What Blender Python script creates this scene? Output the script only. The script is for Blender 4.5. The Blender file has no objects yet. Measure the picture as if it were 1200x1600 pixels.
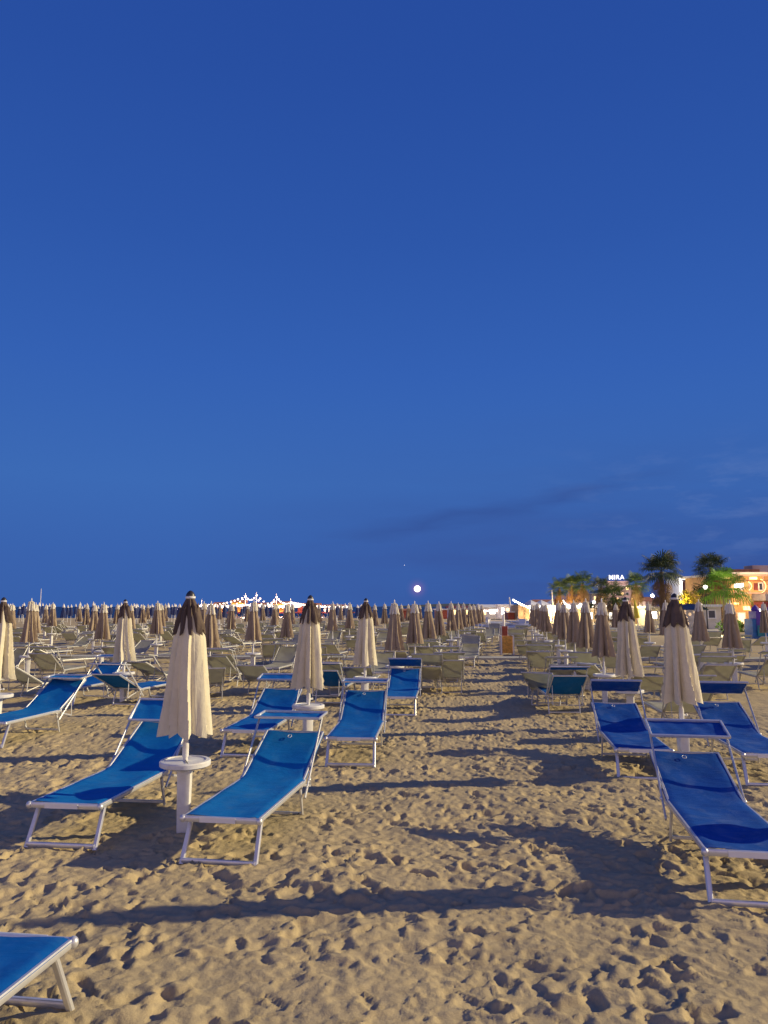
import bpy, math, random
import numpy as np
from mathutils import Vector, Matrix, noise
random.seed(7)
S = bpy.context.scene
COL = S.collection
R = math.radians

# ------------------------------------------------------------ camera
F, CAMH = 1180.0, 1.8
TILT = math.atan(148 / F)
cam = bpy.data.cameras.new('camera'); co = bpy.data.objects.new('camera', cam); COL.objects.link(co)
co.location = (0, 0, CAMH); co.rotation_euler = (R(90) + TILT, 0, 0)
cam.sensor_fit = 'VERTICAL'; cam.sensor_height = 36; cam.sensor_width = 27; cam.lens = F / 1600 * 36
cam.clip_end = 60000; cam.clip_start = 0.05
S.camera = co
S.view_settings.view_transform = 'Standard'; S.view_settings.look = 'None'
S.view_settings.exposure = 0.0; S.view_settings.gamma = 1

def sl(r, g, b, a=1):   # 8 bit sRGB to linear
    f = lambda c: (c / 255 / 12.92) if c / 255 <= .04045 else ((c / 255 + .055) / 1.055) ** 2.4
    return (f(r), f(g), f(b), a)

# ------------------------------------------------------------ node helper
class NT:
    def __init__(s, nt): s.nt = nt; s.nt.nodes.clear()
    def n(s, t, **k):
        nd = s.nt.nodes.new(t)
        for a, v in k.items():
            if a.startswith('i_'):
                key = a[2:]
                nd.inputs[int(key) if key.isdigit() else key.replace('_', ' ')].default_value = v
            else: setattr(nd, a, v)
        return nd
    def l(s, a, b): s.nt.links.new(a, b)
    def math(s, op, a, b=None, c=None, clamp=False):
        nd = s.nt.nodes.new('ShaderNodeMath'); nd.operation = op; nd.use_clamp = clamp
        for i, v in enumerate((a, b, c)):
            if v is None: continue
            if isinstance(v, (int, float)): nd.inputs[i].default_value = v
            else: s.l(v, nd.inputs[i])
        return nd.outputs[0]
    def mix(s, f, a, b, mode='MIX'):
        nd = s.nt.nodes.new('ShaderNodeMix'); nd.data_type = 'RGBA'; nd.blend_type = mode
        for i, v in ((0, f), (6, a), (7, b)):
            if isinstance(v, (int, float)): nd.inputs[i].default_value = v
            elif isinstance(v, tuple): nd.inputs[i].default_value = v
            else: s.l(v, nd.inputs[i])
        return nd.outputs[2]
    def ramp(s, f, stops, interp='LINEAR'):
        nd = s.nt.nodes.new('ShaderNodeValToRGB'); cr = nd.color_ramp; cr.interpolation = interp
        while len(cr.elements) < len(stops): cr.elements.new(.5)
        for e, (p, c) in zip(cr.elements, stops):
            e.position = p; e.color = c if isinstance(c, tuple) else (c, c, c, 1)
        s.l(f, nd.inputs[0]); return nd.outputs[0]

# ------------------------------------------------------------ world: dusk sky
SUN_AZ = (1.0, 0.135)          # towards the promenade floodlight
SUN_EL = R(21)
w = bpy.data.worlds.new('World'); S.world = w; w.use_nodes = True
N = NT(w.node_tree)
tc = N.n('ShaderNodeTexCoord'); sep = N.n('ShaderNodeSeparateXYZ'); N.l(tc.outputs['Generated'], sep.inputs[0])
X, Y, Z = sep.outputs
base = N.ramp(Z, [(0.0, sl(57, 97, 170)), (.06, sl(58, 99, 174)), (.16, sl(60, 106, 181)), (.30, sl(52, 97, 179)),
                  (.45, sl(45, 87, 169)), (.60, sl(40, 79, 161)), (.72, sl(38, 75, 157)), (1.0, sl(30, 64, 140))])
az = N.math('DIVIDE', X, N.math('MAXIMUM', Y, .05))
# cloud bank low on the right and thin dark streaks
mp = N.n('ShaderNodeMapping'); mp.inputs['Scale'].default_value = (3.2, 3.2, 17); N.l(tc.outputs['Generated'], mp.inputs[0])
n1 = N.n('ShaderNodeTexNoise', i_Scale=1.3, i_Detail=6.0, i_Roughness=.55); N.l(mp.outputs[0], n1.inputs['Vector'])
azr = N.ramp(N.math('MULTIPLY_ADD', az, 1, .5), [(.22, 0.0), (.65, .9), (.9, 1.0)])
zr = N.ramp(Z, [(0.0, 1.0), (.05, 1.0), (.10, .65), (.19, .22), (.26, 0.0)])
bank = N.math('MULTIPLY', azr, zr)
dens = N.math('MULTIPLY', bank, N.ramp(n1.outputs[0], [(.30, .35), (.62, 1.0)]))
c1 = N.mix(N.math('MULTIPLY', dens, .85), base, sl(56, 82, 150))
mp2 = N.n('ShaderNodeMapping'); mp2.inputs['Scale'].default_value = (7, 7, 26); mp2.inputs['Rotation'].default_value = (0, R(9), 0); N.l(tc.outputs['Generated'], mp2.inputs[0])
n2 = N.n('ShaderNodeTexNoise', i_Scale=2.0, i_Detail=5.0, i_Roughness=.6); N.l(mp2.outputs[0], n2.inputs['Vector'])
puff = N.math('MULTIPLY', N.ramp(n2.outputs[0], [(.52, 0.0), (.70, 1.0)]), N.math('MULTIPLY', N.ramp(Z, [(.045, 0.0), (.08, 1.0), (.15, 1.0), (.22, 0.0)]), N.ramp(az, [(.18, 0.0), (.38, 1.0)])))
c2 = N.mix(N.math('MULTIPLY', puff, .24), c1, sl(110, 135, 190))
# thin dark streak rising to the right
zz = N.math('SUBTRACT', Z, N.math('MULTIPLY_ADD', az, .17, .098))
n3 = N.n('ShaderNodeTexNoise', i_Scale=2.2, i_Detail=4.0); N.l(mp.outputs[0], n3.inputs['Vector'])
st = N.ramp(N.math('ABSOLUTE', N.math('ADD', zz, N.math('MULTIPLY_ADD', n3.outputs[0], .05, -.025))), [(0.0, 1.0), (.016, 0.0)])
stm = N.math('MULTIPLY', st, N.math('MULTIPLY', N.ramp(n1.outputs[0], [(.30, 0.0), (.5, 1.0)]), N.ramp(N.math('ADD', az, .5), [(.38, 0.0), (.55, 1.0), (.8, .9), (.92, 0.0)])))
c3 = N.mix(N.math('MULTIPLY', stm, .6), c2, sl(52, 82, 150))
# aureole round the moon
md = Vector(((652 - 600) / F, 0, 0))
def pdir(px, py):
    v = (800 - py) / F
    return Vector(((px - 600) / F, math.cos(TILT) - v * math.sin(TILT), math.sin(TILT) + v * math.cos(TILT))).normalized()
moon_d = pdir(652, 920)
dot = N.n('ShaderNodeVectorMath', operation='DISTANCE'); N.l(tc.outputs['Generated'], dot.inputs[0]); dot.inputs[1].default_value = moon_d
halo = N.ramp(dot.outputs['Value'], [(0.0, 1.0), (.006, .3), (.013, 0.0)])
c4 = N.mix(N.math('MULTIPLY', halo, .35), c3, sl(205, 120, 170))
# afterglow low in the west, behind the photographer
back = N.math('MULTIPLY', N.ramp(N.math('MULTIPLY', Y, -1), [(0.0, 0.0), (.75, 1.0)], 'EASE'), N.ramp(Z, [(0.0, 1.0), (.25, .8), (.7, 0.0)]))
glow = N.mix(back, (0, 0, 0, 1), (0.74, 0.48, .29, 1))
c5 = N.mix(1.0, c4, glow, 'ADD')
bg = N.n('ShaderNodeBackground', i_Strength=1.0); N.l(c5, bg.inputs[0])
wo = N.n('ShaderNodeOutputWorld'); N.l(bg.outputs[0], wo.inputs[0])

sun = bpy.data.lights.new('sun', 'SUN'); so = bpy.data.objects.new('sun', sun); COL.objects.link(so)
sun.energy = 5.0; sun.color = (1, .82, .47); sun.angle = R(.75)
ld = Vector((SUN_AZ[0], SUN_AZ[1], 0)).normalized() * math.cos(SUN_EL) + Vector((0, 0, math.sin(SUN_EL)))
so.rotation_euler = ld.to_track_quat('Z', 'Y').to_euler(); so.location = (30, 4, 12)

# ------------------------------------------------------------ materials
M = {}
def mat(name, col, rough=.6, metal=0, emit=None, estr=0, var=.12, vscale=6, bump=0, bscale=60, spec=.5, trans=0, sheen=0, dust=None, wrinkle=None):
    m = bpy.data.materials.new(name); m.use_nodes = True; N = NT(m.node_tree)
    p = N.n('ShaderNodeBsdfPrincipled'); o = N.n('ShaderNodeOutputMaterial')
    tc = N.n('ShaderNodeTexCoord')
    nz = N.n('ShaderNodeTexNoise', i_Scale=float(vscale), i_Detail=4.0); N.l(tc.outputs['Object'], nz.inputs['Vector'])
    c = (*col[:3], 1); lo = tuple(x * (1 - var) for x in col[:3]) + (1,); hi = tuple(min(1, x * (1 + var)) for x in col[:3]) + (1,)
    cc = N.ramp(nz.outputs[0], [(.3, lo), (.7, hi)])
    if dust:
        nd = N.n('ShaderNodeTexNoise', i_Scale=5.0, i_Detail=8.0, i_Roughness=.72, i_Distortion=.6); N.l(tc.outputs['Object'], nd.inputs['Vector'])
        cc = N.mix(N.math('MULTIPLY', N.ramp(nd.outputs[0], [(.48, 0.0), (.72, 1.0)]), dust[3]), cc, (*dust[:3], 1))
    N.l(cc, p.inputs['Base Color'])
    p.inputs['Roughness'].default_value = rough; p.inputs['Metallic'].default_value = metal
    p.inputs['Specular IOR Level'].default_value = spec
    if sheen: p.inputs['Sheen Weight'].default_value = sheen
    if bump:
        bz = N.n('ShaderNodeTexNoise', i_Scale=float(bscale), i_Detail=3.0); N.l(tc.outputs['Object'], bz.inputs['Vector'])
        b = N.n('ShaderNodeBump', i_Strength=bump, i_Distance=.01); N.l(bz.outputs[0], b.inputs['Height'])
        if wrinkle:
            wm = N.n('ShaderNodeMapping'); wm.inputs['Scale'].default_value = wrinkle[:3]; N.l(tc.outputs['Object'], wm.inputs[0])
            wz = N.n('ShaderNodeTexNoise', i_Scale=1.0, i_Detail=4.0, i_Roughness=.55, i_Distortion=.8); N.l(wm.outputs[0], wz.inputs['Vector'])
            b2 = N.n('ShaderNodeBump', i_Strength=wrinkle[3], i_Distance=.03); N.l(wz.outputs[0], b2.inputs['Height']); N.l(b2.outputs[0], b.inputs['Normal'])
        N.l(b.outputs[0], p.inputs['Normal'])
    out = p.outputs[0]
    if emit:
        p.inputs['Emission Color'].default_value = (*emit[:3], 1); p.inputs['Emission Strength'].default_value = estr
    if trans:
        t = N.n('ShaderNodeBsdfTranslucent'); N.l(cc, t.inputs[0])
        mx = N.n('ShaderNodeMixShader', i_0=trans); N.l(out, mx.inputs[1]); N.l(t.outputs[0], mx.inputs[2]); out = mx.outputs[0]
    N.l(out, o.inputs[0]); M[name] = m; return m
mat('metal', (.66, .67, .70), .38, .55, var=.06, vscale=20, bump=.05, bscale=90)
mat('metal_dull', (.50, .50, .50), .5, .5, var=.15, vscale=15)
mat('white_plastic', (.74, .74, .72), .45, var=.07, vscale=9, bump=.05, dust=(.46, .40, .30, .5))
mat('plate', (.80, .80, .80), .4, var=.03)
mat('blue_dim', (.006, .078, .37), .8, var=.10, vscale=9, bump=.25, bscale=500, spec=.12, trans=.04, dust=(.12, .20, .44, .5), wrinkle=(3, 9, 9, .35))  # same blue cloth, weaker light on the right loungers put into the colour
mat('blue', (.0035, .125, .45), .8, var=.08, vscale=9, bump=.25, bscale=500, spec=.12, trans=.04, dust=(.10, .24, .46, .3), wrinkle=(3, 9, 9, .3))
mat('blue_lit', (.005, .165, .50), .8, var=.06, vscale=9, bump=.25, bscale=500, spec=.12, trans=.04, dust=(.10, .26, .46, .25), wrinkle=(3, 9, 9, .3))  # same blue cloth, brighter light on the left loungers painted as lighter azure
mat('tan', (.56, .56, .47), .85, var=.12, vscale=3, bump=.2, bscale=400, spec=.2, trans=.5)
mat('cream', (.82, .76, .58), .9, var=.07, vscale=5, bump=.3, bscale=35, spec=.15, trans=.14, dust=(.42, .36, .27, .25), wrinkle=(13, 13, 2.5, .35))
mat('pale_cloth', (.86, .82, .68), .9, var=.05, spec=.15, trans=.2)
mat('brown', (.38, .30, .215), .9, var=.10, vscale=5, bump=.2, bscale=50, spec=.15, trans=.08, wrinkle=(13, 13, 2.5, .35))
mat('dark_brown', (.13, .098, .08), .9, var=.15, vscale=9, bump=.3, bscale=60, spec=.15, trans=.08)
mat('cap_dark', (.03, .03, .04), .4, var=.1)
mat('navy', (.02, .035, .13), .8, var=.2)
mat('orange_wood', (.72, .36, .06), .55, var=.3, vscale=14, bump=.2)
mat('red_wood', (.35, .07, .04), .55, var=.2, vscale=10)
mat('white_paint', (.76, .75, .72), .6, var=.06)
mat('pale_wall', (.62, .58, .50), .8, var=.10, vscale=2)
mat('ochre_wall', (.55, .34, .15), .8, var=.2, vscale=1.2, bump=.2, bscale=6)
mat('rose_wall', (.50, .37, .33), .8, var=.12, vscale=1)
mat('dark_red', (.16, .025, .03), .7, var=.2)
mat('awning', (.30, .28, .30), .8, var=.1)
mat('roof_tile', (.33, .13, .07), .8, var=.25, vscale=3)
mat('glass', (.03, .04, .06), .1, spec=.8)
mat('glow_warm', (.8, .6, .3), .5, emit=(1, .66, .26), estr=2.6)
mat('glow_yellow', (.8, .7, .3), .5, emit=(1, .78, .22), estr=1.2)
mat('glow_white', (.9, .9, .9), .5, emit=(1, .93, .80), estr=7)
mat('bulb', (.9, .9, .9), .5, emit=(1, .74, .60), estr=2.6)
mat('bulb_pink', (.9, .9, .9), .5, emit=(1, .55, .62), estr=6)
mat('sign_white', (.9, .9, .9), .5, emit=(.85, .92, 1), estr=1.3)
mat('moon', (.9, .9, .9), 1, emit=(1, .86, .80), estr=2.2)
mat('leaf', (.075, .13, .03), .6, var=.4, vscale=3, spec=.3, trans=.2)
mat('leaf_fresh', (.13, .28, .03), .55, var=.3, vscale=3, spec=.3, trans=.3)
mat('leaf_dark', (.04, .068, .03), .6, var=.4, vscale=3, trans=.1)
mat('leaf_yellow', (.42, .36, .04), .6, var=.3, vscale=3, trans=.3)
mat('skirt', (.20, .125, .06), .9, var=.3, vscale=4)
mat('trunk', (.16, .11, .075), .95, var=.3, vscale=6, bump=.6, bscale=8)
mat('purple', (.12, .06, .38), .6, var=.2)
mat('teal', (.02, .22, .26), .6, var=.2)
mat('bright_blue', (.02, .16, .42), .5, var=.2)
mat('yellow', (.75, .62, .04), .6, var=.1)
mat('pale_blue', (.45, .52, .66), .6, var=.15)
mat('skin_dark', (.02, .02, .03), .7)
mat('concrete', (.46, .45, .38), .9, var=.12, vscale=2, bump=.3, bscale=30)
mat('hill', (.025, .045, .06), 1, var=.3, vscale=.01)
mat('mural', (.06, .05, .10), .7, var=.5, vscale=3)

def sand_mat():
    m = bpy.data.materials.new('sand'); m.use_nodes = True; N = NT(m.node_tree)
    p = N.n('ShaderNodeBsdfPrincipled', i_Roughness=.95); p.inputs['Specular IOR Level'].default_value = .12
    o = N.n('ShaderNodeOutputMaterial'); tc = N.n('ShaderNodeTexCoord'); P = tc.outputs['Object']
    a = N.n('ShaderNodeTexNoise', i_Scale=.45, i_Detail=5.0); b = N.n('ShaderNodeTexNoise', i_Scale=14.0, i_Detail=6.0, i_Roughness=.7)
    g = N.n('ShaderNodeTexNoise', i_Scale=260.0, i_Detail=3.0, i_Roughness=.8)
    for q in (a, b, g): N.l(P, q.inputs['Vector'])
    c = N.ramp(a.outputs[0], [(.3, (.51, .415, .24, 1)), (.7, (.64, .515, .295, 1))])
    c = N.mix(N.ramp(b.outputs[0], [(.35, 0.0), (.75, .45)]), c, (.33, .26, .165, 1))
    c = N.mix(N.ramp(g.outputs[0], [(.35, .35), (.62, 0.0)]), c, (.20, .15, .10, 1))
    N.l(c, p.inputs['Base Color'])
    b1 = N.n('ShaderNodeBump', i_Strength=.55, i_Distance=.02); N.l(b.outputs[0], b1.inputs['Height'])
    b2 = N.n('ShaderNodeBump', i_Strength=.5, i_Distance=.002); N.l(g.outputs[0], b2.inputs['Height']); N.l(b1.outputs[0], b2.inputs['Normal'])
    N.l(b2.outputs[0], p.inputs['Normal']); N.l(p.outputs[0], o.inputs[0]); M['sand'] = m
sand_mat()
def sea_mat():
    m = bpy.data.materials.new('sea'); m.use_nodes = True; N = NT(m.node_tree)
    p = N.n('ShaderNodeBsdfPrincipled', i_Roughness=.35); p.inputs['Base Color'].default_value = (.006, .018, .05, 1); p.inputs['IOR'].default_value = 1.33
    o = N.n('ShaderNodeOutputMaterial'); tc = N.n('ShaderNodeTexCoord')
    mp = N.n('ShaderNodeMapping'); mp.inputs['Scale'].default_value = (.3, 1, 1); N.l(tc.outputs['Object'], mp.inputs[0])
    a = N.n('ShaderNodeTexNoise', i_Scale=.8, i_Detail=6.0); N.l(mp.outputs[0], a.inputs['Vector'])
    b = N.n('ShaderNodeBump', i_Strength=1.0, i_Distance=.8); N.l(a.outputs[0], b.inputs['Height']); N.l(b.outputs[0], p.inputs['Normal'])
    N.l(p.outputs[0], o.inputs[0]); M['sea'] = m
sea_mat()

# ------------------------------------------------------------ mesh helpers
class MB:
    def __init__(s): s.v = []; s.f = []
    def quad_strip(s, rows, closed=False, flip=False):
        b = len(s.v); n = len(rows[0])
        for r in rows: s.v.extend(tuple(p) for p in r)
        for i in range(len(rows) - 1):
            for j in range(n if closed else n - 1):
                k = (j + 1) % n
                q = (b + i*n + j, b + i*n + k, b + (i+1)*n + k, b + (i+1)*n + j)
                s.f.append(q[::-1] if flip else q)
        return s
    def bar(s, p0, p1, wd, h=None, n=8, up=(0, 0, 1), sq=.55, wd1=None, h1=None):
        """rounded-section bar, wd across, h along up"""
        h = h or wd; p0 = Vector(p0); p1 = Vector(p1); d = (p1 - p0).normalized(); up = Vector(up)
        if abs(d.dot(up.normalized())) > .98: up = Vector((0, 1, 0)) if abs(d.y) < .9 else Vector((1, 0, 0))
        x = d.cross(up).normalized(); y = x.cross(d).normalized()
        rows = []
        for p, a, c in ((p0, wd, h), (p1, wd1 or wd, h1 or h)):
            row = []
            for k in range(n):
                t = 2*math.pi*(k + .5)/n; cx, sy = math.cos(t), math.sin(t)
                cx = math.copysign(abs(cx)**sq, cx); sy = math.copysign(abs(sy)**sq, sy)
                row.append(p + x*cx*a/2 + y*sy*c/2)
            rows.append(row)
        b = len(s.v); s.quad_strip(rows, True)
        s.f.append(tuple(b + k for k in range(n))[::-1]); s.f.append(tuple(b + n + k for k in range(n)))
        return s
    def box(s, c, size, rz=0):
        cx, cy, cz = c; a, b2, h = (q/2 for q in size); b = len(s.v); cs, sn = math.cos(rz), math.sin(rz)
        for z in (-h, h):
            for x, y in ((-a, -b2), (a, -b2), (a, b2), (-a, b2)):
                s.v.append((cx + x*cs - y*sn, cy + x*sn + y*cs, cz + z))
        for q in ((3, 2, 1, 0), (4, 5, 6, 7), (0, 1, 5, 4), (1, 2, 6, 5), (2, 3, 7, 6), (3, 0, 4, 7)): s.f.append(tuple(b + k for k in q))
        return s
    def lathe(s, prof, n=24, c=(0, 0, 0)):
        rows = [[(c[0] + r*math.cos(2*math.pi*k/n), c[1] + r*math.sin(2*math.pi*k/n), c[2] + z) for k in range(n)] for r, z in prof]
        b = len(s.v); s.quad_strip(rows, True)
        s.f.append(tuple(b + k for k in range(n))[::-1]); e = b + (len(prof)-1)*n; s.f.append(tuple(e + k for k in range(n)))
        return s
    def sheet(s, fn, nu, nv, th):
        """closed thin slab following fn(u,v)->Vector, offset by th along normal"""
        top = [[fn(i/nu, j/nv) for j in range(nv+1)] for i in range(nu+1)]
        bot = []
        for i in range(nu+1):
            r = []
            for j in range(nv+1):
                du = Vector(top[min(i+1, nu)][j]) - Vector(top[max(i-1, 0)][j]); dv = Vector(top[i][min(j+1, nv)]) - Vector(top[i][max(j-1, 0)])
                nn = du.cross(dv); nn = nn.normalized() if nn.length > 1e-9 else Vector((0, 0, 1))
                r.append(Vector(top[i][j]) - nn*th)
            bot.append(r)
        b = len(s.v); m = nv+1; s.quad_strip(top); b2 = len(s.v); s.quad_strip(bot, flip=True)
        per = [(i, 0) for i in range(nu)] + [(nu, j) for j in range(nv)] + [(i, nv) for i in range(nu, 0, -1)] + [(0, j) for j in range(nv, 0, -1)]
        for k in range(len(per)):
            a = per[k]; c = per[(k+1) % len(per)]
            s.f.append((b + a[0]*m + a[1], b2 + a[0]*m + a[1], b2 + c[0]*m + c[1], b + c[0]*m + c[1]))
        return s
    def sphere(s, c, r, nu=10, nv=6, sc=(1, 1, 1)):
        rows = []
        for i in range(nv+1):
            t = math.pi*(i + .02 if i == 0 else (i - .02 if i == nv else i))/nv
            rows.append([(c[0] + sc[0]*r*math.sin(t)*math.cos(2*math.pi*k/nu), c[1] + sc[1]*r*math.sin(t)*math.sin(2*math.pi*k/nu), c[2] - sc[2]*r*math.cos(t)) for k in range(nu)])
        b = len(s.v); s.quad_strip(rows, True); s.f.append(tuple(b + k for k in range(nu))[::-1]); e = b + nv*nu; s.f.append(tuple(e + k for k in range(nu)))
        return s
    def build(s, name, m, parent=None, smooth=True):
        me = bpy.data.meshes.new(name); me.from_pydata([tuple(p) for p in s.v], [], s.f)
        me.materials.append(M[m] if isinstance(m, str) else m)
        if smooth:
            me.polygons.foreach_set('use_smooth', [True]*len(me.polygons))
            me.set_sharp_from_angle(angle=R(38))
        me.update()
        o = bpy.data.objects.new(name, me); COL.objects.link(o)
        if parent: o.parent = parent
        return o
def tag(o, label=None, cat=None, group=None, kind=None):
    for k, v in (('label', label), ('category', cat), ('group', group), ('kind', kind)):
        if v: o[k] = v
    return o
def empty(name, loc=(0, 0, 0), rz=0):
    o = bpy.data.objects.new(name, None); COL.objects.link(o); o.location = loc; o.rotation_euler = (0, 0, rz); o.empty_display_size = .1; return o
KIDS = {}
def copy_tree(o, parent=None):
    c = o.copy(); COL.objects.link(c)
    if parent: c.parent = parent
    for ch in list(o.children): copy_tree(ch, c)
    return c
ORD = ['zeroth', 'first', 'second', 'third', 'fourth', 'fifth', 'sixth', 'seventh', 'eighth', 'ninth', 'tenth', 'eleventh', 'twelfth', 'thirteenth', 'fourteenth', 'fifteenth', 'sixteenth', 'seventeenth', 'eighteenth', 'nineteenth', 'twentieth']

# ------------------------------------------------------------ sand
rng = np.random.default_rng(11)
TN, TS = 2048, 0.01
def band(wl, seed, bw=.5):
    r = np.random.default_rng(seed).standard_normal((TN, TN)).astype(np.float32)
    f = np.fft.rfft2(r); ky = np.fft.fftfreq(TN, TS)[:, None]; kx = np.fft.rfftfreq(TN, TS)[None, :]
    k = np.sqrt(kx**2 + ky**2) + 1e-6; k0 = 1/wl
    f *= np.exp(-(np.log(k/k0)**2)/(2*bw**2)) / k
    a = np.fft.irfft2(f, s=(TN, TN)); return (a/a.std()).astype(np.float32)
hm = .008*band(1.8, 1) + .004*band(.7, 2)
patch = np.clip(.55 + .45*band(1.5, 9), .12, 1.3)
hm += patch*(-.0075*np.abs(band(.36, 3)) + .0036*band(.2, 4) - .0058*np.abs(band(.13, 6))) + .0024*band(.065, 5)*(1.6-patch) - .0016*np.abs(band(.045, 12)) + .0009*band(.03, 8)
yy, xx = np.mgrid[-32:33, -32:33]*TS
for k in range(11500):
    ang = rng.normal(.17, .9) + (math.pi if rng.random() < .5 else 0)
    big = rng.random()
    a = rng.uniform(.10, .15) if big < .45 else rng.uniform(.035, .09); b = a*rng.uniform(.40, .62) if big < .45 else a*rng.uniform(.6, 1)
    dep = rng.uniform(.006, .034)*(1 if big < .45 else .85)
    u = xx*math.sin(ang) + yy*math.cos(ang); v = xx*math.cos(ang) - yy*math.sin(ang)
    wd = b*(1 + .25*np.clip(u/a, -1, 1)); r = np.sqrt((u/a)**2 + (v/wd)**2)
    st = -dep*np.clip(1 - r**2, 0, 1)**.62 + .38*dep*np.exp(-((r-1.15)/.20)**2)*(1 + .5*np.sin(3*ang + u/a*2))
    iy = (rng.integers(0, TN) + np.arange(-32, 33)) % TN; ix = (rng.integers(0, TN) + np.arange(-32, 33)) % TN
    sub = hm[np.ix_(iy, ix)]
    hm[np.ix_(iy, ix)] = np.where(r < 1, sub*(.35 + .65*np.clip(r, 0, 1)), sub) + st
hm -= hm.mean()
def samp(x, y):
    fx = (x/TS) % TN; fy = (y/TS) % TN; x0 = np.floor(fx).astype(int) % TN; y0 = np.floor(fy).astype(int) % TN
    tx = fx - np.floor(fx); ty = fy - np.floor(fy); x1 = (x0+1) % TN; y1 = (y0+1) % TN
    return (hm[y0, x0]*(1-tx) + hm[y0, x1]*tx)*(1-ty) + (hm[y1, x0]*(1-tx) + hm[y1, x1]*tx)*ty
def ax_grow(start, step, g, end, maxs=60):
    out = []; p = start
    while p < end: step = min(step*g, maxs); p += step; out.append(p)
    return out
xf = list(np.arange(-5.5, 5.5, .017)); xr = ax_grow(xf[-1], .017, 1.035, 900)
xs = np.array([-v for v in xr[::-1]] + xf + xr)
ys = [2.75]; y = 2.75
while y < 150:
    y += max(.0145, y*y/2124*.85) if y < 60 else 4; ys.append(y)
ys = sorted([2.75 - v for v in ax_grow(0, .03, 1.12, 60)] + ys)
ys = np.array(ys)
gx, gy = np.meshgrid(xs, ys)
WX, WY = band(.22, 21, .6), band(.22, 22, .6)
def lut(m, x, y): return m[np.floor(y/TS).astype(int) % TN, np.floor(x/TS).astype(int) % TN]
gz = samp(gx + 3.3 + .024*lut(WX, gx, gy), gy + 1.7 + .024*lut(WY, gx, gy))
for mx, my in ((-1.62, 6.36), (-.96, 9.76), (-.34, 13.5), (-5.5, 11.0), (-4.92, 14.57), (3.22, 8.36), (3.67, 11.5)):
    gz += .035*np.exp(-((gx-mx)**2 + (gy-my)**2)/.022)
for mx, my in ((-2.65, 5.96), (-2.2, 5.9), (-1.4, 5.62), (-.92, 5.55), (2.02, 4.84), (2.5, 8.2), (2.98, 8.12)):
    gz += .018*np.exp(-((gx-mx)**2 + (gy-my)**2)/.008)
amp = np.where(gy > 20, np.clip(1 - (gy-20)/60, .35, 1), 1.0)
gz = gz*amp - .004
far = np.clip((gy-110)/40, 0, 1); gz -= far*.35*np.clip((30 - gx)/10, 0, 1)
me = bpy.data.meshes.new('beach_sand'); nx, ny = len(xs), len(ys)
vv = np.stack([gx, gy, gz], -1).reshape(-1, 3).astype(np.float32)
ii = (np.arange(ny-1)[:, None]*nx + np.arange(nx-1)[None, :]).reshape(-1)
ff = np.stack([ii, ii+1, ii+1+nx, ii+nx], -1).astype(np.int32)
me.vertices.add(len(vv)); me.vertices.foreach_set('co', vv.reshape(-1))
me.loops.add(ff.size); me.loops.foreach_set('vertex_index', ff.reshape(-1))
me.polygons.add(len(ff)); me.polygons.foreach_set('loop_start', np.arange(0, ff.size, 4, dtype=np.int32))
me.polygons.foreach_set('use_smooth', np.ones(len(ff), bool))
me.update(calc_edges=True); me.materials.append(M['sand'])
o = bpy.data.objects.new('beach_sand', me); COL.objects.link(o); tag(o, kind='structure')
def gh(x, y): return float(samp(np.array([x + 3.3]), np.array([y + 1.7]))[0])*max(.35, min(1, 1-(y-20)/60)) - .004

mb = MB()
mb.quad_strip([[(x, yv, -.25) for x in (-40000, -3000, -300, 300, 3000, 40000)] for yv in (138, 400, 2000, 10000, 50000)])
tag(mb.build('sea', 'sea', smooth=False), kind='structure')
# land on the right beyond the beach
mb = MB(); mb.quad_strip([[(16, 60, .0), (30, 52, .0), (600, 30, .02)], [(22, 145, .0), (60, 145, .06), (900, 145, .1)], [(30, 260, .0), (90, 900, .0), (4000, 2000, .0)]])
tag(mb.build('promenade_ground', 'concrete', smooth=False), kind='structure').location.z = .05
# concrete path crossing the beach
mb = MB(); mb.box((0, 0, 0), (46, .85, .08)); o = mb.build('concrete_path', 'concrete', smooth=False); o.location = (-4, 27.0, .03); o.rotation_euler.z = R(-3)
tag(o, kind='structure')
# low hills across the bay
mb = MB(); rows = []
for k, (dy, q) in enumerate(((0, 0), (300, .6), (700, 1), (1200, .5), (1600, 0))):
    rows.append([(x, 9000 + dy, -2 + q*max(0, (52 + 60*noise.noise((x/900, 3, 0)))*math.exp(-((x-1250)/900)**2))) for x in range(-1600, 5200, 100)])
mb.quad_strip(rows); tag(mb.build('hills', 'hill'), kind='structure')

# moon and star
mo = Vector((0, 0, CAMH)) + moon_d*6000
mb = MB(); mb.sphere((0, 0, 0), 26, 32, 18); o = mb.build('moon', 'moon'); o.location = mo; tag(o, 'full moon glowing low over the horizon', 'moon')
mb = MB(); mb.sphere((0, 0, 0), 2.0, 12, 8); o = mb.build('star', 'moon'); o.location = Vector((0, 0, CAMH)) + pdir(632, 883)*6000; tag(o, 'tiny star above and left of the moon', 'star')

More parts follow.
